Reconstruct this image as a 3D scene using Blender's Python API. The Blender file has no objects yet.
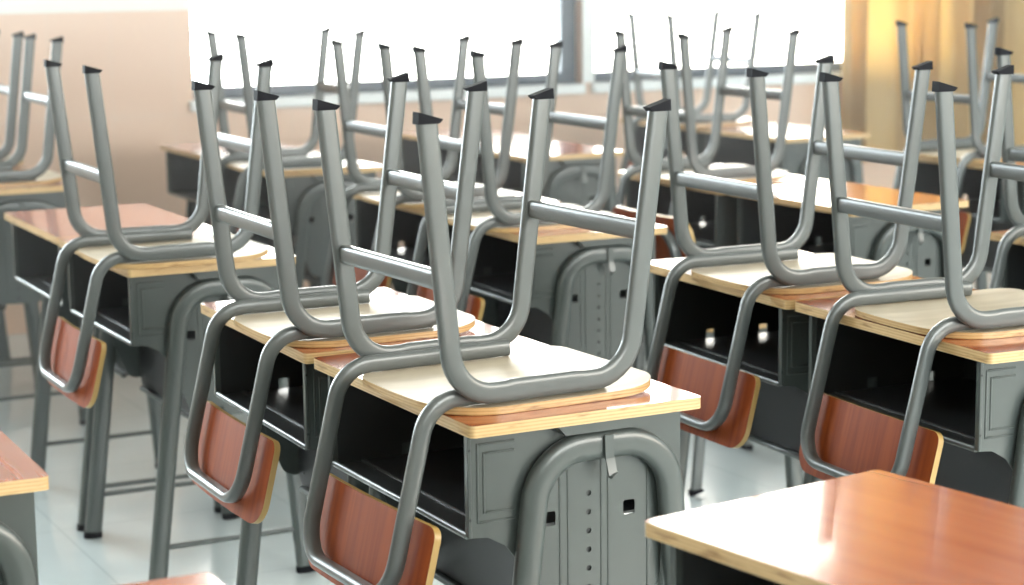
import bpy, math, random
from mathutils import Vector, Matrix
random.seed(7)
SC = bpy.context.scene
COL = SC.collection
PI = math.pi

# ------------------------------------------------------------------ camera
W_PX, H_PX = 1024, 585
F_PX = 2010.94
cam_d = bpy.data.cameras.new('camera')
cam = bpy.data.objects.new('camera', cam_d)
COL.objects.link(cam)
YAW, PITCH, ROLL = 2.6701, 0.16707, -0.01263
fw = Vector((math.cos(YAW)*math.cos(PITCH), math.sin(YAW)*math.cos(PITCH), -math.sin(PITCH)))
r0 = Vector((math.sin(YAW), -math.cos(YAW), 0.0))
u0 = r0.cross(fw)
rr = r0*math.cos(ROLL) + u0*math.sin(ROLL)
uu = -r0*math.sin(ROLL) + u0*math.cos(ROLL)
M = Matrix((( rr.x, uu.x, -fw.x, 3.15706), (rr.y, uu.y, -fw.y, -1.22400), (rr.z, uu.z, -fw.z, 1.41701), (0, 0, 0, 1)))
cam.matrix_world = M
cam_d.sensor_width = 36.0
cam_d.lens = 36.0*F_PX/W_PX
cam_d.shift_y = 8.75/W_PX
cam_d.clip_start = 0.05
cam_d.dof.use_dof = True
cam_d.dof.focus_distance = 3.25
cam_d.dof.aperture_fstop = 4.6
SC.camera = cam

# ------------------------------------------------------------------ world, light, exposure
SC.view_settings.view_transform = 'Standard'
SC.view_settings.look = 'None'
SC.view_settings.gamma = 1.0
SC.view_settings.use_curve_mapping = False
SC.view_settings.exposure = 0.0
SC.cycles.use_denoising = True
SC.cycles.max_bounces = 8
SC.cycles.diffuse_bounces = 4
SC.cycles.glossy_bounces = 4
SC.cycles.transparent_max_bounces = 16
SC.cycles.caustics_reflective = False
SC.cycles.caustics_refractive = False
SC.cycles.sample_clamp_indirect = 6.0

SKY_STRENGTH = 18.0
w = bpy.data.worlds.new('world'); SC.world = w
w.use_nodes = True
wn = w.node_tree.nodes; wl = w.node_tree.links
bg = wn['Background']
bg.inputs['Strength'].default_value = SKY_STRENGTH
tc = wn.new('ShaderNodeTexCoord'); sx = wn.new('ShaderNodeSeparateXYZ'); cr = wn.new('ShaderNodeValToRGB')
wl.new(tc.outputs['Generated'], sx.inputs[0])
mr = wn.new('ShaderNodeMapRange')
mr.inputs['From Min'].default_value = -1.0; mr.inputs['From Max'].default_value = 1.0
wl.new(sx.outputs['Y'], mr.inputs['Value'])
wl.new(mr.outputs[0], cr.inputs['Fac'])
cr.color_ramp.elements[0].position = 0.5; cr.color_ramp.elements[0].color = (0.86, 0.97, 1.0, 1)
cr.color_ramp.elements[1].position = 0.85; cr.color_ramp.elements[1].color = (1.0, 0.91, 0.78, 1)
wl.new(cr.outputs['Color'], bg.inputs['Color'])

def portal(name, loc, rot, sx_, sy_):
    d = bpy.data.lights.new(name, 'AREA'); d.shape = 'RECTANGLE'; d.size = sx_; d.size_y = sy_
    d.cycles.is_portal = True
    o = bpy.data.objects.new(name, d); COL.objects.link(o); o.location = loc; o.rotation_euler = rot
    return o
XW = -4.65                                   # inner face of the window wall
portal('window_and_fill_portal', (XW-0.10, 3.25, 2.0), (0, -PI/2, 0), 2.3, 4.0)
portal('window_and_fill_portal', (XW-0.10, -1.75, 2.0), (0, -PI/2, 0), 2.3, 3.7)
portal('window_and_fill_portal', (5.6, 4.2, 1.93), (0, PI/2, 0), 1.65, 7.2)  # portal of the added fill opening in the right wall

# ------------------------------------------------------------------ materials
def nmat(name):
    m = bpy.data.materials.new(name); m.use_nodes = True
    nt = m.node_tree
    return m, nt, nt.nodes['Principled BSDF']

def setp(b, **kw):
    for k, v in kw.items():
        b.inputs[k.replace('_', ' ')].default_value = v

def noise_color(nt, b, c1, c2, scale=(1, 1, 1), nscale=5.0, detail=4.0, coord='Object', p1=0.3, p2=0.7, inp='Base Color', add=0.0):
    t = nt.nodes.new('ShaderNodeTexCoord'); mp = nt.nodes.new('ShaderNodeMapping')
    mp.inputs['Scale'].default_value = scale
    nz = nt.nodes.new('ShaderNodeTexNoise'); nz.inputs['Scale'].default_value = nscale; nz.inputs['Detail'].default_value = detail
    rp = nt.nodes.new('ShaderNodeValToRGB')
    rp.color_ramp.elements[0].position = p1; rp.color_ramp.elements[0].color = (*c1, 1)
    rp.color_ramp.elements[1].position = p2; rp.color_ramp.elements[1].color = (*c2, 1)
    nt.links.new(t.outputs[coord], mp.inputs[0]); nt.links.new(mp.outputs[0], nz.inputs['Vector'])
    nt.links.new(nz.outputs['Fac'], rp.inputs['Fac'])
    if inp: nt.links.new(rp.outputs['Color'], b.inputs[inp])
    return rp, nz, mp

def paint(name, c, rough=0.38, var=0.06, metal=0.0, coat=0.25):
    m, nt, b = nmat(name)
    setp(b, Roughness=rough, Metallic=metal, Coat_Weight=coat, Coat_Roughness=0.2)
    c2 = tuple(x*(1+var) for x in c); c1 = tuple(x*(1-var) for x in c)
    noise_color(nt, b, c1, c2, nscale=6.0)
    # very fine powder-coat grain
    nz = nt.nodes.new('ShaderNodeTexNoise'); nz.inputs['Scale'].default_value = 900.0
    bp = nt.nodes.new('ShaderNodeBump'); bp.inputs['Strength'].default_value = 0.05; bp.inputs['Distance'].default_value = 0.0005
    nt.links.new(nz.outputs['Fac'], bp.inputs['Height']); nt.links.new(bp.outputs[0], b.inputs['Normal'])
    return m

M_tube = paint('grey_tube_paint', (0.094, 0.102, 0.099), 0.30, 0.04, 0.0, 0.3)
M_desk = paint('grey_desk_paint', (0.065, 0.076, 0.072), 0.33, 0.05, 0.0, 0.3)
M_tray = paint('tray_shade_paint', (0.030, 0.033, 0.034), 0.40, 0.08, 0.0, 0.2)  # grey steel darkened: shade of the tray interior put into the colour
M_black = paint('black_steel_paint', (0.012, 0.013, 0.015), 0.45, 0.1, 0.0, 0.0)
M_rubber = paint('black_rubber', (0.004, 0.004, 0.007), 0.7, 0.1, 0.0, 0.0)
M_rubber.node_tree.nodes['Principled BSDF'].inputs['Specular IOR Level'].default_value = 0.2

def wood(name, c1, c2, grain=(60, 60, 3), rough=0.3, coat=0.3, coat_rough=0.1, nscale=1.0):
    m, nt, b = nmat(name)
    setp(b, Roughness=rough, Coat_Weight=coat, Coat_Roughness=coat_rough)
    rp, nz, mp = noise_color(nt, b, c1, c2, scale=grain, nscale=nscale, detail=6.0, p1=0.32, p2=0.68)
    nz.inputs['Distortion'].default_value = 0.4
    return m
# brown-orange laminate of the desktops
M_top = wood('desktop_laminate', (0.36, 0.075, 0.017), (0.46, 0.110, 0.030), (1.5, 30, 30), 0.14, 0.3, 0.05)
# backrest: vertical dark streaks
M_back = wood('backrest_veneer', (0.21, 0.033, 0.005), (0.33, 0.066, 0.011), (75, 4, 3), 0.5, 0.04, 0.2)
M_back.node_tree.nodes['Principled BSDF'].inputs['Specular IOR Level'].default_value = 0.25
M_birch = wood('birch_seat_underside', (0.44, 0.35, 0.24), (0.60, 0.50, 0.37), (18, 4, 18), 0.5, 0.2, 0.25)
M_seatface = wood('seat_face_veneer', (0.33, 0.10, 0.03), (0.48, 0.17, 0.055), (40, 3, 40), 0.3, 0.3, 0.1)

def ply(name, axis, period, ca, cb, cc):
    m, nt, b = nmat(name)
    setp(b, Roughness=0.38, Coat_Weight=0.4, Coat_Roughness=0.15)
    t = nt.nodes.new('ShaderNodeTexCoord'); s = nt.nodes.new('ShaderNodeSeparateXYZ')
    nt.links.new(t.outputs['Object'], s.inputs[0])
    nz = nt.nodes.new('ShaderNodeTexNoise'); nz.inputs['Scale'].default_value = 30.0
    ma = nt.nodes.new('ShaderNodeMath'); ma.operation = 'MULTIPLY'; ma.inputs[1].default_value = 1.0/period
    nt.links.new(s.outputs[axis], ma.inputs[0])
    mb = nt.nodes.new('ShaderNodeMath'); mb.operation = 'MULTIPLY_ADD'; mb.inputs[1].default_value = 0.35
    nt.links.new(nz.outputs['Fac'], mb.inputs[0]); nt.links.new(ma.outputs[0], mb.inputs[2])
    fr = nt.nodes.new('ShaderNodeMath'); fr.operation = 'FRACT'; nt.links.new(mb.outputs[0], fr.inputs[0])
    rp = nt.nodes.new('ShaderNodeValToRGB'); e = rp.color_ramp.elements
    e[0].position = 0.0; e[0].color = (*ca, 1); e[1].position = 1.0; e[1].color = (*ca, 1)
    k = e.new(0.42); k.color = (*cb, 1); k = e.new(0.52); k.color = (*cc, 1); k = e.new(0.62); k.color = (*cb, 1)
    nt.links.new(fr.outputs[0], rp.inputs['Fac'])
    # darker knots and voids running along the plies
    t2 = nt.nodes.new('ShaderNodeMapping'); t2.inputs['Scale'].default_value = (14, 14, 90)
    nt.links.new(t.outputs['Object'], t2.inputs[0])
    n2 = nt.nodes.new('ShaderNodeTexNoise'); n2.inputs['Scale'].default_value = 1.0; n2.inputs['Detail'].default_value = 3
    nt.links.new(t2.outputs[0], n2.inputs['Vector'])
    r2 = nt.nodes.new('ShaderNodeValToRGB'); r2.color_ramp.elements[0].position = 0.28; r2.color_ramp.elements[0].color = (0.45, 0.33, 0.2, 1)
    r2.color_ramp.elements[1].position = 0.42; r2.color_ramp.elements[1].color = (1, 1, 1, 1)
    nt.links.new(n2.outputs['Fac'], r2.inputs['Fac'])
    mx = nt.nodes.new('ShaderNodeMix'); mx.data_type = 'RGBA'; mx.blend_type = 'MULTIPLY'; mx.inputs['Factor'].default_value = 1.0
    nt.links.new(rp.outputs['Color'], mx.inputs[6]); nt.links.new(r2.outputs['Color'], mx.inputs[7])
    nt.links.new(mx.outputs[2], b.inputs['Base Color'])
    return m
M_ply = ply('desktop_ply_edge', 'Z', 0.0052, (0.66, 0.46, 0.235), (0.58, 0.37, 0.16), (0.43, 0.25, 0.10))
M_seatply = ply('seat_ply_edge', 'Z', 0.0048, (0.60, 0.40, 0.19), (0.50, 0.30, 0.11), (0.36, 0.19, 0.06))
M_backply = paint('backrest_ply_edge', (0.50, 0.31, 0.10), 0.4, 0.15, 0, 0.3)

# ------------------------------------------------------------------ mesh helpers
class MB:
    def __init__(s): s.v = []; s.f = []; s.mi = []; s.sm = []
    def add(s, vs, fs, mi=0, smooth=True, xf=None):
        o = len(s.v)
        for p in vs:
            p = Vector(p)
            s.v.append(tuple(xf(p) if xf else p))
        for i, f in enumerate(fs):
            s.f.append(tuple(o+k for k in f))
            s.mi.append(mi[i] if isinstance(mi, (list, tuple)) else mi); s.sm.append(smooth)
    def box(s, x0, x1, y0, y1, z0, z1, mi=0, b=0.0, xf=None):
        if b <= 0:
            vs = [(x, y, z) for x in (x0, x1) for y in (y0, y1) for z in (z0, z1)]
            fs = [(0, 1, 3, 2), (4, 6, 7, 5), (0, 4, 5, 1), (2, 3, 7, 6), (0, 2, 6, 4), (1, 5, 7, 3)]
            s.add(vs, fs, mi, False, xf); return
        # chamfered box
        vs = []; idx = {}
        for i, x in enumerate((x0, x1)):
            for j, y in enumerate((y0, y1)):
                for k, z in enumerate((z0, z1)):
                    sx_, sy_, sz_ = (1 if i else -1), (1 if j else -1), (1 if k else -1)
                    for a in range(3):
                        p = [x, y, z]
                        for c, sg in ((0, sx_), (1, sy_), (2, sz_)):
                            if c != a: p[c] -= sg*b
                        idx[(i, j, k, a)] = len(vs); vs.append(p)
        g = lambda i, j, k, a: idx[(i, j, k, a)]
        fs = []
        for i in (0, 1): fs.append([g(i, 0, 0, 0), g(i, 1, 0, 0), g(i, 1, 1, 0), g(i, 0, 1, 0)])
        for j in (0, 1): fs.append([g(0, j, 0, 1), g(1, j, 0, 1), g(1, j, 1, 1), g(0, j, 1, 1)])
        for k in (0, 1): fs.append([g(0, 0, k, 2), g(1, 0, k, 2), g(1, 1, k, 2), g(0, 1, k, 2)])
        for i in (0, 1):
            for j in (0, 1): fs.append([g(i, j, 0, 0), g(i, j, 1, 0), g(i, j, 1, 1), g(i, j, 0, 1)])
            for k in (0, 1): fs.append([g(i, 0, k, 0), g(i, 1, k, 0), g(i, 1, k, 2), g(i, 0, k, 2)])
        for j in (0, 1):
            for k in (0, 1): fs.append([g(0, j, k, 1), g(1, j, k, 1), g(1, j, k, 2), g(0, j, k, 2)])
        for i in (0, 1):
            for j in (0, 1):
                for k in (0, 1): fs.append([g(i, j, k, 0), g(i, j, k, 1), g(i, j, k, 2)])
        s.add(vs, fs, mi, False, xf)
    def build(s, name, mats, parent=None, loc=None, sharp=40):
        me = bpy.data.meshes.new(name)
        me.from_pydata(s.v, [], s.f); me.update()
        for m in (mats if isinstance(mats, (list, tuple)) else [mats]): me.materials.append(m)
        me.polygons.foreach_set('material_index', s.mi)
        import bmesh
        bm = bmesh.new(); bm.from_mesh(me)
        bmesh.ops.remove_doubles(bm, verts=bm.verts, dist=1e-6)
        bmesh.ops.recalc_face_normals(bm, faces=bm.faces)
        bm.to_mesh(me); bm.free()
        me.shade_smooth()
        me.set_sharp_from_angle(angle=math.radians(sharp))
        o = bpy.data.objects.new(name, me); COL.objects.link(o)
        if parent: o.parent = parent
        if loc: o.location = loc
        return o

def section(w_, t_, n=20, p=3.0):
    out = []
    for i in range(n):
        a = 2*PI*i/n
        c, s_ = math.cos(a), math.sin(a)
        out.append((0.5*w_*math.copysign(abs(c)**(2/p), c), 0.5*t_*math.copysign(abs(s_)**(2/p), s_)))
    return out

def fillet(pts, rads, step=math.radians(9)):
    pts = [Vector(p) for p in pts]; out = [pts[0]]
    for i in range(1, len(pts)-1):
        a, b, c = pts[i-1], pts[i], pts[i+1]
        r = rads[i-1] if isinstance(rads, (list, tuple)) else rads
        d1 = (a-b).normalized(); d2 = (c-b).normalized()
        ang = d1.angle(d2); t = r/math.tan(ang/2)
        cen = b + (d1+d2).normalized()*(r/math.sin(ang/2))
        p1 = b+d1*t; p2 = b+d2*t
        v1 = p1-cen; v2 = p2-cen; tot = v1.angle(v2); n = max(2, int(tot/step))
        for k in range(n+1):
            f = k/n
            v = (v1*math.sin((1-f)*tot) + v2*math.sin(f*tot))/math.sin(tot)
            out.append(cen+v)
    out.append(pts[-1]); return out

def sweep(mb, path, sec, n0, mi=0, closed_caps=True, mod=None):
    """sec: (along normal, along binormal); n0: starting normal, parallel transported"""
    path = [Vector(p) for p in path]; k = len(path); m = len(sec)
    n = Vector(n0); vs = []; fs = []
    tprev = (path[1]-path[0]).normalized()
    n = (n - tprev*n.dot(tprev)).normalized()
    for i, p in enumerate(path):
        t = ((path[min(i+1, k-1)]-path[max(i-1, 0)])).normalized()
        q = tprev.rotation_difference(t); n = q @ n; n = (n - t*n.dot(t)).normalized(); tprev = t
        b = t.cross(n)
        for a, c in sec:
            if mod: a, c = mod(i, p, a, c)
            vs.append(p + n*a + b*c)
    for i in range(k-1):
        for j in range(m):
            fs.append((i*m+j, i*m+(j+1) % m, (i+1)*m+(j+1) % m, (i+1)*m+j))
    if closed_caps:
        fs.append(tuple(range(m))); fs.append(tuple((k-1)*m+j for j in range(m)))
    mb.add(vs, fs, mi, True)

def rounded(pts, rads, seg=5):
    """2D polygon with rounded corners"""
    n = len(pts); out = []
    for i in range(n):
        r = rads[i] if isinstance(rads, (list, tuple)) else rads
        b = Vector(pts[i]).to_2d(); a = Vector(pts[i-1]).to_2d(); c = Vector(pts[(i+1) % n]).to_2d()
        if r <= 0: out.append(tuple(b)); continue
        d1 = (a-b).normalized(); d2 = (c-b).normalized(); ang = d1.angle(d2); t = r/math.tan(ang/2)
        t = min(t, (a-b).length*0.49, (c-b).length*0.49); r = t*math.tan(ang/2)
        cen = b+(d1+d2).normalized()*(r/math.sin(ang/2)); v1 = b+d1*t-cen; v2 = b+d2*t-cen
        tot = v1.angle(v2)
        for k in range(seg+1):
            f = k/seg; v = (v1*math.sin((1-f)*tot)+v2*math.sin(f*tot))/math.sin(tot); out.append(tuple(cen+v))
    return out
def circ(x, y, r, n=14): return [(x+r*math.cos(2*PI*i/n), y+r*math.sin(2*PI*i/n)) for i in range(n)]
def rect(x0, x1, y0, y1, r=0.0): return rounded([(x0, y0), (x1, y0), (x1, y1), (x0, y1)], r, 3) if r else [(x0, y0), (x1, y0), (x1, y1), (x0, y1)]

def plate(outline, holes, thick):
    """flat sheet with holes -> (verts, faces) in local xy, centred on z=0"""
    cu = bpy.data.curves.new('tmp', 'CURVE'); cu.dimensions = '2D'; cu.fill_mode = 'BOTH'; cu.extrude = thick/2
    for loop in [outline]+list(holes):
        sp = cu.splines.new('POLY'); sp.points.add(len(loop)-1)
        for i, p in enumerate(loop): sp.points[i].co = (p[0], p[1], 0, 1)
        sp.use_cyclic_u = True
    ob = bpy.data.objects.new('tmp', cu); COL.objects.link(ob)
    dg = bpy.context.evaluated_depsgraph_get(); ev = ob.evaluated_get(dg); me = ev.to_mesh()
    vs = [tuple(v.co) for v in me.vertices]; fs = [tuple(p.vertices) for p in me.polygons]
    ev.to_mesh_clear(); bpy.data.objects.remove(ob); bpy.data.curves.remove(cu)
    return vs, fs
YZ = lambda x: (lambda p: Vector((x+p.z, p.x, p.y)))        # sheet lying in the yz plane
XZ = lambda y: (lambda p: Vector((p.x, y+p.z, p.y)))        # sheet lying in the xz plane

def empty(name, label, cat, loc=(0, 0, 0), rz=0.0, group=None):
    o = bpy.data.objects.new(name, None); COL.objects.link(o); o.empty_display_size = 0.05
    o.location = loc; o.rotation_euler = (0, 0, rz); o['label'] = label; o['category'] = cat
    if group: o['group'] = group
    return o
def struct(o): o['kind'] = 'structure'; return o

# ------------------------------------------------------------------ room shell
ROOM = dict(x0=XW, x1=5.5, y0=-4.0, y1=8.6, h=3.3)
m_floor, nt, b = nmat('pale_floor_tiles')
setp(b, Roughness=0.16, Coat_Weight=0.3, Coat_Roughness=0.08)
t = nt.nodes.new('ShaderNodeTexCoord'); br = nt.nodes.new('ShaderNodeTexBrick')
br.offset = 0.0; br.inputs['Scale'].default_value = 1.0
br.inputs['Brick Width'].default_value = 0.6; br.inputs['Row Height'].default_value = 0.6; br.inputs['Mortar Size'].default_value = 0.003
br.inputs['Color1'].default_value = (0.76, 0.83, 0.84, 1); br.inputs['Color2'].default_value = (0.74, 0.815, 0.825, 1); br.inputs['Mortar'].default_value = (0.62, 0.69, 0.71, 1)
nt.links.new(t.outputs['Object'], br.inputs['Vector'])
nz = nt.nodes.new('ShaderNodeTexNoise'); nz.inputs['Scale'].default_value = 2.5; nz.inputs['Detail'].default_value = 5
nt.links.new(t.outputs['Object'], nz.inputs['Vector'])
mx = nt.nodes.new('ShaderNodeMix'); mx.data_type = 'RGBA'; mx.blend_type = 'MULTIPLY'; mx.inputs['Factor'].default_value = 0.25
nt.links.new(br.outputs['Color'], mx.inputs[6]); nt.links.new(nz.outputs['Fac'], mx.inputs[7]); nt.links.new(mx.outputs[2], b.inputs['Base Color'])
mb = MB(); mb.box(ROOM['x0']-0.3, ROOM['x1']+0.3, ROOM['y0']-0.2, ROOM['y1']+0.2, -0.1, 0.0); struct(mb.build('floor', m_floor))

m_white, nt, b = nmat('white_wall_paint'); setp(b, Roughness=0.6)
noise_color(nt, b, (0.72, 0.71, 0.68), (0.78, 0.77, 0.74), nscale=3.0)
mb = MB(); mb.box(ROOM['x0']-0.3, ROOM['x1']+0.3, ROOM['y0']-0.2, ROOM['y1']+0.2, ROOM['h'], ROOM['h']+0.1); struct(mb.build('ceiling', m_white))

# tiled dado of peach-coloured tiles below, white paint above
m_wall, nt, b = nmat('tiled_dado_wall'); setp(b, Roughness=0.25, Coat_Weight=0.2)
t = nt.nodes.new('ShaderNodeTexCoord'); s = nt.nodes.new('ShaderNodeSeparateXYZ'); nt.links.new(t.outputs['Object'], s.inputs[0])
cx = nt.nodes.new('ShaderNodeCombineXYZ'); nt.links.new(s.outputs['Y'], cx.inputs['X']); nt.links.new(s.outputs['Z'], cx.inputs['Y'])
br = nt.nodes.new('ShaderNodeTexBrick'); br.offset = 0.0; br.inputs['Scale'].default_value = 1.0
br.inputs['Brick Width'].default_value = 0.25; br.inputs['Row Height'].default_value = 0.415; br.inputs['Mortar Size'].default_value = 0.0025
br.inputs['Color1'].default_value = (0.72, 0.50, 0.375, 1); br.inputs['Color2'].default_value = (0.74, 0.52, 0.395, 1); br.inputs['Mortar'].default_value = (0.70, 0.52, 0.41, 1)
nt.links.new(cx.outputs[0], br.inputs['Vector'])
gt = nt.nodes.new('ShaderNodeMath'); gt.operation = 'GREATER_THAN'; gt.inputs[1].default_value = 1.245; nt.links.new(s.outputs['Z'], gt.inputs[0])
mx = nt.nodes.new('ShaderNodeMix'); mx.data_type = 'RGBA'; nt.links.new(gt.outputs[0], mx.inputs['Factor'])
nt.links.new(br.outputs['Color'], mx.inputs[6]); mx.inputs[7].default_value = (0.74, 0.73, 0.69, 1)
nt.links.new(mx.outputs[2], b.inputs['Base Color'])

W1 = (1.33, 3.117); W2 = (3.18, 5.15); W3 = (-3.6, 0.1); SILL = 0.885; HEAD = 3.10
mb = MB(); vs, fs = plate(rect(ROOM['y0'], ROOM['y1'], 0, ROOM['h']), [rect(*W1, SILL, HEAD), rect(*W2, SILL, HEAD), rect(*W3, SILL, HEAD)], 0.24)
mb.add(vs, fs, 0, False, YZ(XW-0.12)); struct(mb.build('wall_left', m_wall))
mb = MB(); vs, fs = plate(rect(ROOM['y0'], ROOM['y1'], 0, ROOM['h']), [rect(0.6, 7.8, 1.10, 2.75)], 0.2)  # unseen opening added and placed to throw fill light on the back rows
mb.add(vs, fs, 0, False, YZ(ROOM['x1']+0.1)); struct(mb.build('wall_right', m_white))
mb = MB(); mb.box(ROOM['x0']-0.24, ROOM['x1']+0.2, ROOM['y1'], ROOM['y1']+0.15, 0, ROOM['h']); struct(mb.build('wall_back', m_white))
mb = MB(); mb.box(ROOM['x0']-0.24, ROOM['x1']+0.2, ROOM['y0']-0.15, ROOM['y0'], 0, ROOM['h']); struct(mb.build('wall_front', m_white))

M_frame = paint('dark_window_frame', (0.045, 0.065, 0.095), 0.35, 0.05)
M_sill = paint('white_window_sill', (0.78, 0.80, 0.80), 0.3, 0.03)
m_glass, nt, b = nmat('window_glass')
for n_ in list(nt.nodes):
    if n_.type == 'BSDF_PRINCIPLED': nt.nodes.remove(n_)
out = nt.nodes['Material Output']; tr = nt.nodes.new('ShaderNodeBsdfTransparent'); gl = nt.nodes.new('ShaderNodeBsdfGlossy'); gl.inputs['Roughness'].default_value = 0.02
fr_ = nt.nodes.new('ShaderNodeFresnel'); fr_.inputs['IOR'].default_value = 1.45; ms = nt.nodes.new('ShaderNodeMixShader')
nt.links.new(fr_.outputs[0], ms.inputs[0]); nt.links.new(tr.outputs[0], ms.inputs[1]); nt.links.new(gl.outputs[0], ms.inputs[2]); nt.links.new(ms.outputs[0], out.inputs['Surface'])

def window(n, y0, y1, st_l, st_r):
    fr = MB(); xa, xb = XW-0.10, XW-0.05
    fr.box(xa, xb, y0, y1, SILL, SILL+0.045, b=0.004); fr.box(xa, xb, y0, y1, HEAD-0.05, HEAD, b=0.004)
    fr.box(xa, xb, y0, y0+st_l, SILL+0.045, HEAD-0.05, b=0.004); fr.box(xa, xb, y1-st_r, y1, SILL+0.045, HEAD-0.05, b=0.004)
    f = struct(fr.build('window_%d' % n, M_frame))
    g = MB(); g.box(XW-0.078, XW-0.072, y0+st_l-0.01, y1-st_r+0.01, SILL+0.04, HEAD-0.045); g.build('glass_pane', m_glass, f)
    s_ = MB(); s_.box(XW-0.055, XW+0.035, y0-0.02, y1+0.005, SILL-0.045, SILL+0.0, b=0.006); s_.build('window_sill', M_sill, f)
    return f
window(1, W1[0], W1[1], 0.02, 0.075)
window(2, W2[0], W2[1], 0.03, 0.05)
window(3, W3[0], W3[1], 0.05, 0.05)

mb = MB(); mb.box(XW, XW+0.008, W1[1]+0.002, W2[0]-0.002, SILL+0.002, HEAD, b=0.002); struct(mb.build('trim_1', M_sill))

# curtain gathered at the far end of the second window
m_cur, nt, b = nmat('golden_curtain_cloth')
setp(b, Roughness=0.85)
rp, _, _ = noise_color(nt, b, (0.56, 0.41, 0.19), (0.68, 0.52, 0.26), scale=(1, 1, 1), nscale=4.0)
tl = nt.nodes.new('ShaderNodeBsdfTranslucent'); tl.inputs['Color'].default_value = (0.85, 0.62, 0.25, 1); ms = nt.nodes.new('ShaderNodeMixShader'); ms.inputs[0].default_value = 0.45
out = nt.nodes['Material Output']; nt.links.new(b.outputs[0], ms.inputs[1]); nt.links.new(tl.outputs[0], ms.inputs[2]); nt.links.new(ms.outputs[0], out.inputs['Surface'])
mb = MB(); ny = 220; zs = [0.47, 0.9, 1.4, 1.9, 2.5, 3.14]; vs = []; fs = []
for j in range(ny+1):
    f = j/ny; y = 4.42 + 1.10*f
    ph = 2*PI*(8.3*f + 0.35*math.sin(5*f*PI) + 0.2*math.sin(11*f))
    for side in (0, 1):
        for z in zs:
            amp = 0.052 + 0.010*math.sin(3.1*f*PI+1)
            x = XW + 0.14 + amp*math.sin(ph) + 0.010*math.sin(2.3*ph+z) + (0.0015 if side else -0.0015)
            vs.append((x, y + 0.012*math.cos(ph) + 0.006*math.sin(3*z+ph), z))
nzs = len(zs)
for j in range(ny):
    for side in (0, 1):
        for k in range(nzs-1):
            a = j*2*nzs + side*nzs + k; c = a + 2*nzs
            fs.append((a, c, c+1, a+1))
    for k in (0, nzs-1):
        a = j*2*nzs + k; fs.append((a, a+nzs, a+3*nzs, a+2*nzs))
mb.add(vs, fs, 0, True)
cur = mb.build('curtain', m_cur, sharp=80)
cur['label'] = 'golden beige curtain hanging in folds beside the bright window'; cur['category'] = 'curtain'
mb = MB(); sweep(mb, [(XW+0.13, 2.6, 3.17), (XW+0.13, 5.7, 3.17)], section(0.025, 0.025, 12, 2), (0, 0, 1)); mb.box(XW, XW+0.14, 5.66, 5.68, 3.16, 3.18); mb.box(XW, XW+0.14, 2.62, 2.64, 3.16, 3.18)
rod = mb.build('curtain_rod', M_tube); rod['label'] = 'grey metal curtain rod above the golden curtain'; rod['category'] = 'curtain rod'

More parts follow.
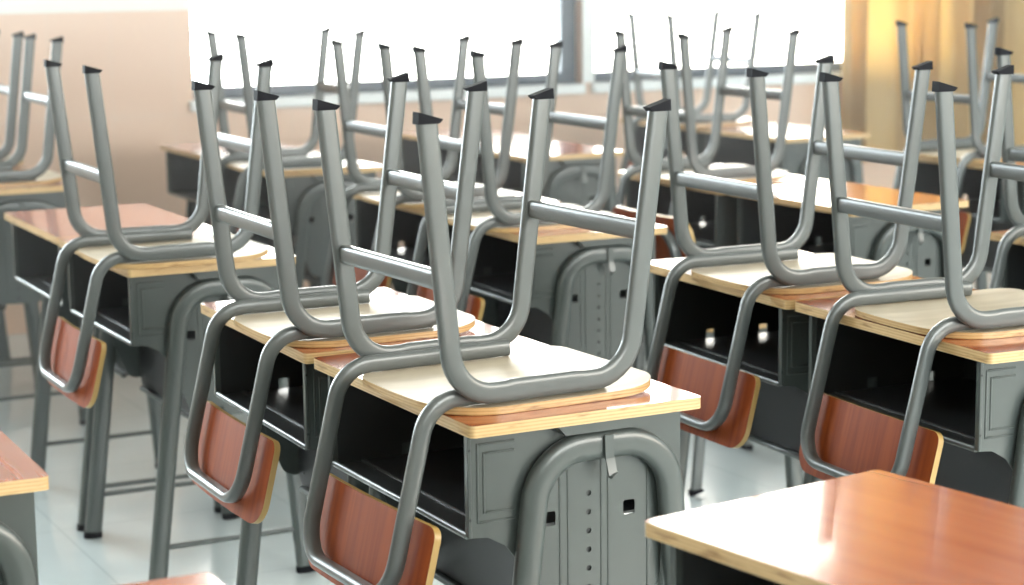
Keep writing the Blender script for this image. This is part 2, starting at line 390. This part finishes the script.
# ------------------------------------------------------------------ school desk
TOP = 0.76; TH = 0.018
DW, DD = 0.602, 0.396
def make_desk():
    """origin: floor point below the centre of the desktop; -y is the open pupil side"""
    root = empty('school_desk', 'desk', 'desk')
    X0, Y0 = -DW/2, -DD/2
    L = lambda p: Vector((p[0]+X0, p[1]+Y0, p[2]))
    # desktop
    mb = MB(); vs, fs = plate(rounded([(X0, Y0), (-X0, Y0), (-X0, -Y0), (X0, -Y0)], 0.010, 5), [], TH)
    mi = []
    for f in fs:
        a, b_, c = (Vector(vs[k]) for k in f[:3]); n = (b_-a).cross(c-a).normalized(); mi.append(0 if abs(n.z) > 0.5 else 1)
    mb.add(vs, fs, mi, False, lambda p: p + Vector((0, 0, TOP-TH/2)))
    mb.build('desktop', [M_top, M_ply], root)
    # end panels with bin side, arch infill, slots and row of holes
    for sx_ in (-1, 1):
        xp = sx_*(DW/2-0.047)
        out = rounded([(0.012, 0.742), (0.012, 0.580), (0.048, 0.577), (0.078, 0.560), (0.100, 0.530), (0.150, 0.402), (0.280, 0.395), (0.346, 0.465), (0.352, 0.575), (0.384, 0.582), (0.384, 0.742)],
                      [0.0, 0.008, 0.015, 0.02, 0.0, 0.03, 0.03, 0.02, 0.0, 0.01, 0.0])
        holes = [circ(0.220, TOP-0.138-0.0295*k, 0.0045) for k in range(8)]
        holes += [rect(0.143, 0.163, TOP-0.180, TOP-0.158, 0.004), rect(0.281, 0.302, TOP-0.181, TOP-0.158, 0.004)]
        vs, fs = plate([(p[0]+Y0, p[1]) for p in out], [[(q[0]+Y0, q[1]) for q in h] for h in holes], 0.002)
        mb = MB(); mb.add(vs, fs, 0, False, YZ(xp))
        xo = lambda d0, d1: tuple(sorted((xp+sx_*d0, xp+sx_*d1)))
        def rib(y0, y1, z0, z1, h=0.003):
            a, c = xo(0.0, h); mb.box(a, c, y0+Y0, y1+Y0, z0, z1, b=0.0012)
        # pressed rectangle on the bin side (double frame)
        for (ya, yb, za, zb) in ((0.030, 0.094, 0.600, 0.722), (0.040, 0.094, 0.614, 0.708)):
            rib(ya, ya+0.004, za, zb, 0.0025); rib(ya+0.004, yb, za, za+0.004, 0.0025); rib(ya+0.004, yb, zb-0.004, zb, 0.0025)
        rib(0.012, 0.018, 0.582, 0.741, 0.010)                                   # folded front edge
        for y in (0.168, 0.182, 0.240, 0.252, 0.322): rib(y, y+0.003, 0.425, 0.688, 0.002)  # pressed vertical lines
        # gusset under the desktop
        a, c = xo(0.0, 0.016); gv, gf = plate([(0.150+Y0, 0.742), (0.168+Y0, 0.722), (0.312+Y0, 0.722), (0.330+Y0, 0.742)], [], 0.026); mb.add(gv, gf, 0, False, YZ(xp+sx_*0.013))
        for (y, z) in ((0.0215, 0.715), (0.0215, 0.610)):
            mb.add([(xp+sx_*0.0105, y-0.007+Y0+0.0022*math.cos(q*PI/4), z+0.0022*math.sin(q*PI/4)) for q in range(8)], [tuple(range(8))], 1, False)
        p = mb.build('side_panel', [M_desk, M_black], root)
    # black backing added so no light shows through the row of holes
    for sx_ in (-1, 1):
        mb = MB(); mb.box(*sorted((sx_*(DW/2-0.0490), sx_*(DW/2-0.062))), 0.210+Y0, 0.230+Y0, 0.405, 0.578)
        mb.build('hole_backing', M_black, root)
    # leg frames: arch of flat-oval tube with two rubber feet
    for sx_ in (-1, 1):
        xp = sx_*(DW/2-0.034)
        mb = MB()
        pts = [(xp, 0.044+Y0, 0.012), (xp, 0.129+Y0, 0.698), (xp, 0.351+Y0, 0.698), (xp, 0.407+Y0, 0.012)]
        sweep(mb, fillet(pts, 0.085), section(0.043, 0.025, 24, 2.8), (0, 1, 0))
        lf = mb.build('leg_frame', M_desk, root)
        for yy, dy in ((0.044, -0.0013), (0.407, 0.0010)):
            mb = MB(); sweep(mb, [(xp, yy+dy+Y0, 0.0), (xp, yy+Y0, 0.016)], section(0.046, 0.028, 24, 2.8), (0, 1, 0)); mb.build('rubber_foot', M_rubber, lf)
        mb = MB(); sweep(mb, [(xp, 0.056+Y0, 0.108), (xp, 0.396+Y0, 0.108)], section(0.013, 0.013, 12, 2), (0, 0, 1)); mb.build('stretcher', M_desk, root)
        # bag hook: bent strap hanging from the arch top
        mb = MB(); hx = xp + sx_*0.0155
        path = fillet([(hx, 0.240+Y0, 0.716), (hx+sx_*0.001, 0.241+Y0, 0.680), (hx+sx_*0.006, 0.244+Y0, 0.652), (hx+sx_*0.010, 0.245+Y0, 0.656)], [0.01, 0.0015])
        sweep(mb, path, [(-0.0012, -0.0075), (0.0012, -0.0075), (0.0012, 0.0075), (-0.0012, 0.0075)], (1, 0, 0)); mb.build('bag_hook', M_desk, root)
    # book tray
    xi = DW/2-0.0485
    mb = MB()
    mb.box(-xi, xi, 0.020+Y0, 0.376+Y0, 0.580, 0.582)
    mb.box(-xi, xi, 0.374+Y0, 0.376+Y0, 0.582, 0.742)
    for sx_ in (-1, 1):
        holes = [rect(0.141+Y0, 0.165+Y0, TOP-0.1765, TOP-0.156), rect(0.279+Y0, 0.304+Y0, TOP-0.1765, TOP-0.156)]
        vs, fs = plate(rect(0.022+Y0, 0.374+Y0, 0.5825, 0.742), holes, 0.0012); mb.add(vs, fs, 0, False, YZ(sx_*(xi-0.0008)))  # added dark liners standing in for shade on the inner end panels
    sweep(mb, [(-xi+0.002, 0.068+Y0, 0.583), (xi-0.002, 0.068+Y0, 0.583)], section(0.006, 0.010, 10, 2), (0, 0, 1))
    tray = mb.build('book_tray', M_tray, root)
    mb = MB(); sweep(mb, [(-xi, 0.016+Y0, 0.5835), (xi, 0.016+Y0, 0.5835)], section(0.011, 0.009, 14, 2.2), (0, 0, 1)); mb.build('rolled_lip', M_desk, tray)
    for bx in (-0.20, 0.18):
        mb = MB(); sweep(mb, [(bx, 0.374+Y0, 0.655), (bx, 0.368+Y0, 0.655), (bx, 0.366+Y0, 0.655)], section(0.014, 0.014, 14, 2), (0, 0, 1)); mb.build('bolt_head', M_tube, tray, sharp=30)
    # dark modesty panel with a turned lip
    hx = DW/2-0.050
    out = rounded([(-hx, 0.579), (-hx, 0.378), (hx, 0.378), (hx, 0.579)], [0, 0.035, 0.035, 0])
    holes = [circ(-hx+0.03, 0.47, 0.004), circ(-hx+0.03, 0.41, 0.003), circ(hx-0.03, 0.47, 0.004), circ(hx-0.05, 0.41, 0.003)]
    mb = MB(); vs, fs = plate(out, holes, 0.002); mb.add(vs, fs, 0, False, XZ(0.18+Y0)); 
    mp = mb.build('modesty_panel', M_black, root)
    mb = MB(); mb.box(-hx+0.03, hx-0.03, 0.166+Y0, 0.1795+Y0, 0.374, 0.386, b=0.003); mb.build('panel_lip', M_desk, mp)
    return root

# ------------------------------------------------------------------ school chair, modelled upside down as it rests on a desk
def grid_plate(mb, hw, v0, v1, r0_, r1_, fn, thick, nx=16, ny=22, mats=(0, 1, 2)):
    """rounded plate: u in [-hw,hw], v in [v0,v1]; fn(u,v,h)->point, h = 0 or thick"""
    rows = []
    for j in range(ny+1):
        f = j/ny; v = v0+(v1-v0)*(0.5-0.5*math.cos(PI*f))
        w_ = hw
        if v-v0 < r0_: d = r0_-(v-v0); w_ = hw-r0_+math.sqrt(max(0, r0_*r0_-d*d))
        if v1-v < r1_: d = r1_-(v1-v); w_ = min(w_, hw-r1_+math.sqrt(max(0, r1_*r1_-d*d)))
        rows.append([(w_*(2*i/nx-1), v) for i in range(nx+1)])
    n = nx+1; vs = []
    for h in (0.0, thick):
        for row in rows:
            for (u, v) in row: vs.append(fn(u, v, h))
    N = n*(ny+1); fs = []; mi = []
    for j in range(ny):
        for i in range(nx):
            a = j*n+i; fs.append((a, a+1, a+n+1, a+n)); mi.append(mats[0])
            fs.append((N+a, N+a+1, N+a+n+1, N+a+n)); mi.append(mats[1])
    ring = [i for i in range(n)] + [j*n+nx for j in range(1, ny+1)] + [ny*n+i for i in range(nx-1, -1, -1)] + [j*n for j in range(ny-1, 0, -1)]
    for k in range(len(ring)):
        a, c = ring[k], ring[(k+1) % len(ring)]; fs.append((a, c, N+c, N+a)); mi.append(mats[2])
    mb.add(vs, fs, mi, True)

HR, ZB, ZT = 0.170, 0.032, 0.436
def make_chair():
    """origin: on the desktop, between the two side frames, y=0 at the backrest end; upside down"""
    root = empty('school_chair', 'chair', 'chair')
    # seat (its pale underside faces up)
    def fs_(u, v, h):
        rear = max(0.0, 1-(v-0.014)/0.12); yy = v - 0.014*(1-(u/0.19)**2)*rear
        lip = 0.010*max(0.0, (v-0.27)/0.12)**2 + 0.006*max(0.0, (0.06-v)/0.08)**2
        return (u, yy, 0.0006 + h + lip)
    mb = MB(); grid_plate(mb, 0.184, 0.014, 0.387, 0.095, 0.068, fs_, 0.0115)
    mb.build('seat', [M_seatface, M_birch, M_seatply], root, sharp=50)
    # side frames
    for sx_ in (-1, 1):
        x = sx_*HR; xt = sx_*0.173
        pts = [(xt, -0.0165, ZT), (x, 0.023, ZB), (x, 0.323, ZB), (xt, 0.3765, ZT)]
        path = fillet(pts, 0.070)
        # extra stations along the rail where the tube is pressed slightly flat against the seat tube
        k = [i for i in range(len(path)-1) if (path[i+1]-path[i]).length > 0.1 and abs(path[i+1].z-path[i].z) < 0.02][0]
        a, c = path[k], path[k+1]
        path = path[:k+1] + [a.lerp(c, 0.10), a.lerp(c, 0.19), a.lerp(c, 0.5), a.lerp(c, 0.81), a.lerp(c, 0.90)] + path[k+1:]
        flat = {k+2, k+3, k+4}
        def mod(i, p, a_, c_):
            if i in flat: return (a_*1.0 + (0.0015 if a_ > 0 else 0.0), c_*0.92)
            return a_, c_
        mb = MB(); sweep(mb, path, section(0.032, 0.0165, 24, 3.4), (0, 1, 0), mod=mod)
        sf = mb.build('side_frame', M_tube, root)
        # black wedge-shaped foot caps
        for (yt, dy) in ((-0.0165, -1), (0.3765, 1)):
            mb = MB(); yo = yt+dy*0.0175; yi = yt-dy*0.0215; hw = 0.0095
            vs = [(xt-hw, yo, ZT-0.003), (xt+hw, yo, ZT-0.003), (xt+hw, yt-dy*0.0158, ZT-0.003), (xt-hw, yt-dy*0.0158, ZT-0.003),
                  (xt-hw, yo-dy*0.001, ZT+0.0145), (xt+hw, yo-dy*0.001, ZT+0.0145), (xt+hw, yi, ZT+0.0035), (xt-hw, yi, ZT+0.0035),
                  (xt+hw, yi, ZT+0.0018), (xt-hw, yi, ZT+0.0018)]
            fs = [(0, 1, 2, 3), (4, 5, 6, 7), (0, 1, 5, 4), (6, 7, 9, 8), (8, 9, 3, 2), (0, 4, 7, 9, 3), (1, 5, 6, 8, 2)]
            mb.add(vs, fs, 0, False); mb.build('foot_cap', M_rubber, sf)
    # cross bars between the legs
    for zc, rear in ((0.205, True), (0.252, False)):
        t_ = (zc-ZB)/(ZT-ZB); y = (0.023+(-0.0165-0.023)*t_) if rear else (0.323+(0.3765-0.323)*t_)
        mb = MB(); sweep(mb, [(-HR+0.004, y, zc), (HR-0.004, y, zc)], section(0.030, 0.018, 24, 4.0), (0, 0, 1)); mb.build('crossbar', M_tube, root)
    # backrest tube: from under the seat, over the edge, down and round
    HB = 0.150; kk = 0.245; y0 = -0.017
    hang = lambda z: y0 + kk*z
    zt = 0.0265; zb = -0.267
    pts = [(-HB, 0.292, zt), (-HB, hang(zt), zt), (-HB, hang(zb), zb), (HB, hang(zb), zb), (HB, hang(zt), zt), (HB, 0.292, zt)]
    mb = MB(); sweep(mb, fillet(pts, [0.062, 0.062, 0.062, 0.062]), section(0.027, 0.0185, 24, 2.8), (0, 0, 1))
    mb.build('backrest_tube', M_tube, root)
    # backrest board on the inner side of the tube
    nrm = Vector((0, 1, -kk)).normalized(); dwn = Vector((0, -kk, -1)).normalized()
    def fb(u, v, h):
        p = Vector((u, hang(0), 0)) + dwn*v + nrm*(0.0155 + 0.010*(u/0.2)**2 + h)
        return tuple(p)
    mb = MB(); grid_plate(mb, 0.202, 0.149, 0.302, 0.018, 0.045, fb, 0.011)
    mb.build('backrest', [M_back, M_back, M_backply], root, sharp=50)
    return root

def children(o): return [c for c in bpy.data.objects if c.parent == o]
def dup(root, label, loc, rot):
    r = root.copy(); COL.objects.link(r); r['label'] = label; r.location = loc; r.rotation_euler = rot
    for c in KIDS[root.name]:
        d = c[0].copy(); COL.objects.link(d); d.parent = r
        for g in c[1]:
            e = g.copy(); COL.objects.link(e); e.parent = d
    return r

GD = 'school desks standing in rows'
GC = 'school chairs turned upside down on the desks'
desk0 = make_desk(); chair0 = make_chair()
KIDS = {o.name: [(c, children(c)) for c in children(o)] for o in (desk0, chair0)}

# (x of left edge, y of open edge, rotation, label)
DESKS = [
 (0.017, -0.003, 0.0106, 'grey metal desk in the middle foreground, bag hook and holed end panel facing the viewer'),
 (-0.6124, 0.000, -0.020, 'grey desk joined to the left side of the foreground desk, topped by an overturned chair'),
 (-2.336, 0.018, -0.010, 'bare orange-topped desk at the left, no chair on it'),
 (-1.727, 0.012, 0.0, 'left-hand desk carrying one overturned chair, next to the bare orange top'),
 (-0.632, 1.018, -0.040, 'desk with overturned chair just right of the picture centre, left one of the right-hand pair'),
 (-0.0182, 1.000, -0.040, 'desk under an overturned chair at the right edge, dark book tray open toward the viewer'),
 (-2.322, 1.0250, 0.0, 'central desk in the second row, left one of a pair, dark tray behind chair legs'),
 (-1.714, 1.003, -0.020, 'central second-row desk whose rounded end panel with holes shows behind the foreground chair'),
 (-2.345, 1.959, 0.0, 'third-row desk behind the centre with an overturned chair on its white-lit top'),
 (-1.736, 1.976, 0.0, 'third-row desk with an upright chair pushed under it and nothing on top'),
 (-4.137, 1.022, 0.0, 'bare desk against the wall tiles below the left end of the window'),
 (-3.526, 1.019, -0.02, 'desk below the window with overturned chair, behind the left foreground chair'),
 (1.1305, 0.0047, 0.150, 'nearest desk, bare glossy top filling the bottom right corner'),
 (-0.6067+0.600, -0.993, -0.018, 'bare orange desk corner cut off by the left edge of the photo'),
 (1.102, -0.955, -0.011, 'orange desktop corner barely showing at the bottom edge'),
 (-4.140, -0.010, 0.0, 'farthest left desk by the wall, mostly outside the left edge'),
 (-3.530, -0.020, 0.0, 'desk at the upper left edge with blue-grey rounded end panel'),
 (-4.150, 1.985, 0.0, 'bare desk under the window, left one of the pair behind the centre chairs'),
 (-3.530, 1.935, 0.0, 'bare white-lit desk under the window mullion, its arched end panel visible'),
 (-4.230, 3.060, 0.0, 'farthest desk under the bright right window, holding an overturned chair'),
 (-3.620, 3.070, 0.0, 'bare far desk beside the foot of the golden curtain'),
 (-2.360, 3.045, 0.0, 'far desk in front of the curtain with an overturned chair on top'),
 (-1.745, 3.050, 0.0, 'far right desk just peeking in at the right edge, behind the others'),
 (-0.6100, 1.990, 0.0, 'third-row desk at the right edge holding the cut-off overturned chair'),
]
for i, (x, y, rz, lab) in enumerate(DESKS):
    loc = (x+DW/2, y+DD/2, 0.0)
    if i == 0: desk0.location = loc; desk0.rotation_euler = (0, 0, rz); desk0['label'] = lab
    else: dup(desk0, lab, loc, (0, 0, rz))

CHAIRS = [
 (0.394, -0.027, 0.043, 'nearest overturned chair, on the foreground desk, its orange back hanging down at bottom centre'),
 (-0.227, -0.029, -0.014, 'overturned chair on the left neighbour of the foreground desk'),
 (-1.292, -0.032, -0.010, 'overturned chair at the left, on the desk beside the bare orange top'),
 (-0.270, 0.993, -0.030, 'overturned chair right of centre whose orange back hangs beside the foreground desktop'),
 (0.288, 0.998, -0.050, 'overturned chair on the rightmost near desk, cropped by the right edge'),
 (-1.976, 0.953, -0.017, 'overturned chair in the second row centre, left one of two side by side'),
 (-1.388, 0.939, -0.013, 'overturned chair in the second row centre, on the desk with the holed end panel'),
 (-3.158, -0.016, -0.006, 'overturned chair at the upper left, second leg pair from the left edge'),
 (-3.757, 0.008, 0.0, 'overturned chair mostly cut off by the left edge, one leg showing'),
 (-3.051, 0.940, -0.060, 'overturned chair before the left window, on the desk by the tiled wall'),
 (-2.005, 1.899, 0.031, 'third-row overturned chair standing before the bright right window'),
 (-3.836, 2.998, -0.080, 'farthest overturned chair, faint thin legs in the glare of the right window'),
 (-2.067, 3.007, 0.009, 'overturned chair in front of the golden curtain'),
 (-0.287, 1.909, 0.001, 'overturned chair at the right edge behind the rightmost near chair, one capped leg showing'),
]
for i, (x, y, rz, lab) in enumerate(CHAIRS):
    loc = (x, y, TOP)
    if i == 0: chair0.location = loc; chair0.rotation_euler = (0, 0, rz); chair0['label'] = lab
    else: dup(chair0, lab, loc, (0, 0, rz))
# one chair stands the right way up on the floor (turned over about its y axis)
H_UP = ZT + 0.0145
dup(chair0, 'upright chair tucked under the third-row desk, orange back seen between the near chairs', (-1.457, 1.603, H_UP), (0, PI, 0))
for o in bpy.data.objects:
    if o.parent is None and o.type == 'EMPTY':
        if o.name.startswith('school_desk'): o['group'] = GD
        if o.name.startswith('school_chair') and o.rotation_euler[1] == 0: o['group'] = GC

# added scattering volume imitating lens flare over the window side of the room
m_flare_haze = bpy.data.materials.new('flare_haze_volume'); m_flare_haze.use_nodes = True; nt = m_flare_haze.node_tree
nt.nodes.remove(nt.nodes['Principled BSDF']); vs_ = nt.nodes.new('ShaderNodeVolumeScatter')
vs_.inputs['Density'].default_value = 0.026; vs_.inputs['Anisotropy'].default_value = 0.25; vs_.inputs['Color'].default_value = (1.0, 0.97, 0.94, 1)
nt.links.new(vs_.outputs[0], nt.nodes['Material Output'].inputs['Volume'])
mb = MB(); mb.box(XW+0.02, -0.95, ROOM['y0']+0.05, ROOM['y1']-0.05, 0.02, ROOM['h']-0.02)
hz = mb.build('flare_haze', m_flare_haze); hz['kind'] = 'stuff'; hz['label'] = 'added thin volume by the windows imitating a veil of lens flare'; hz['category'] = 'flare_haze'
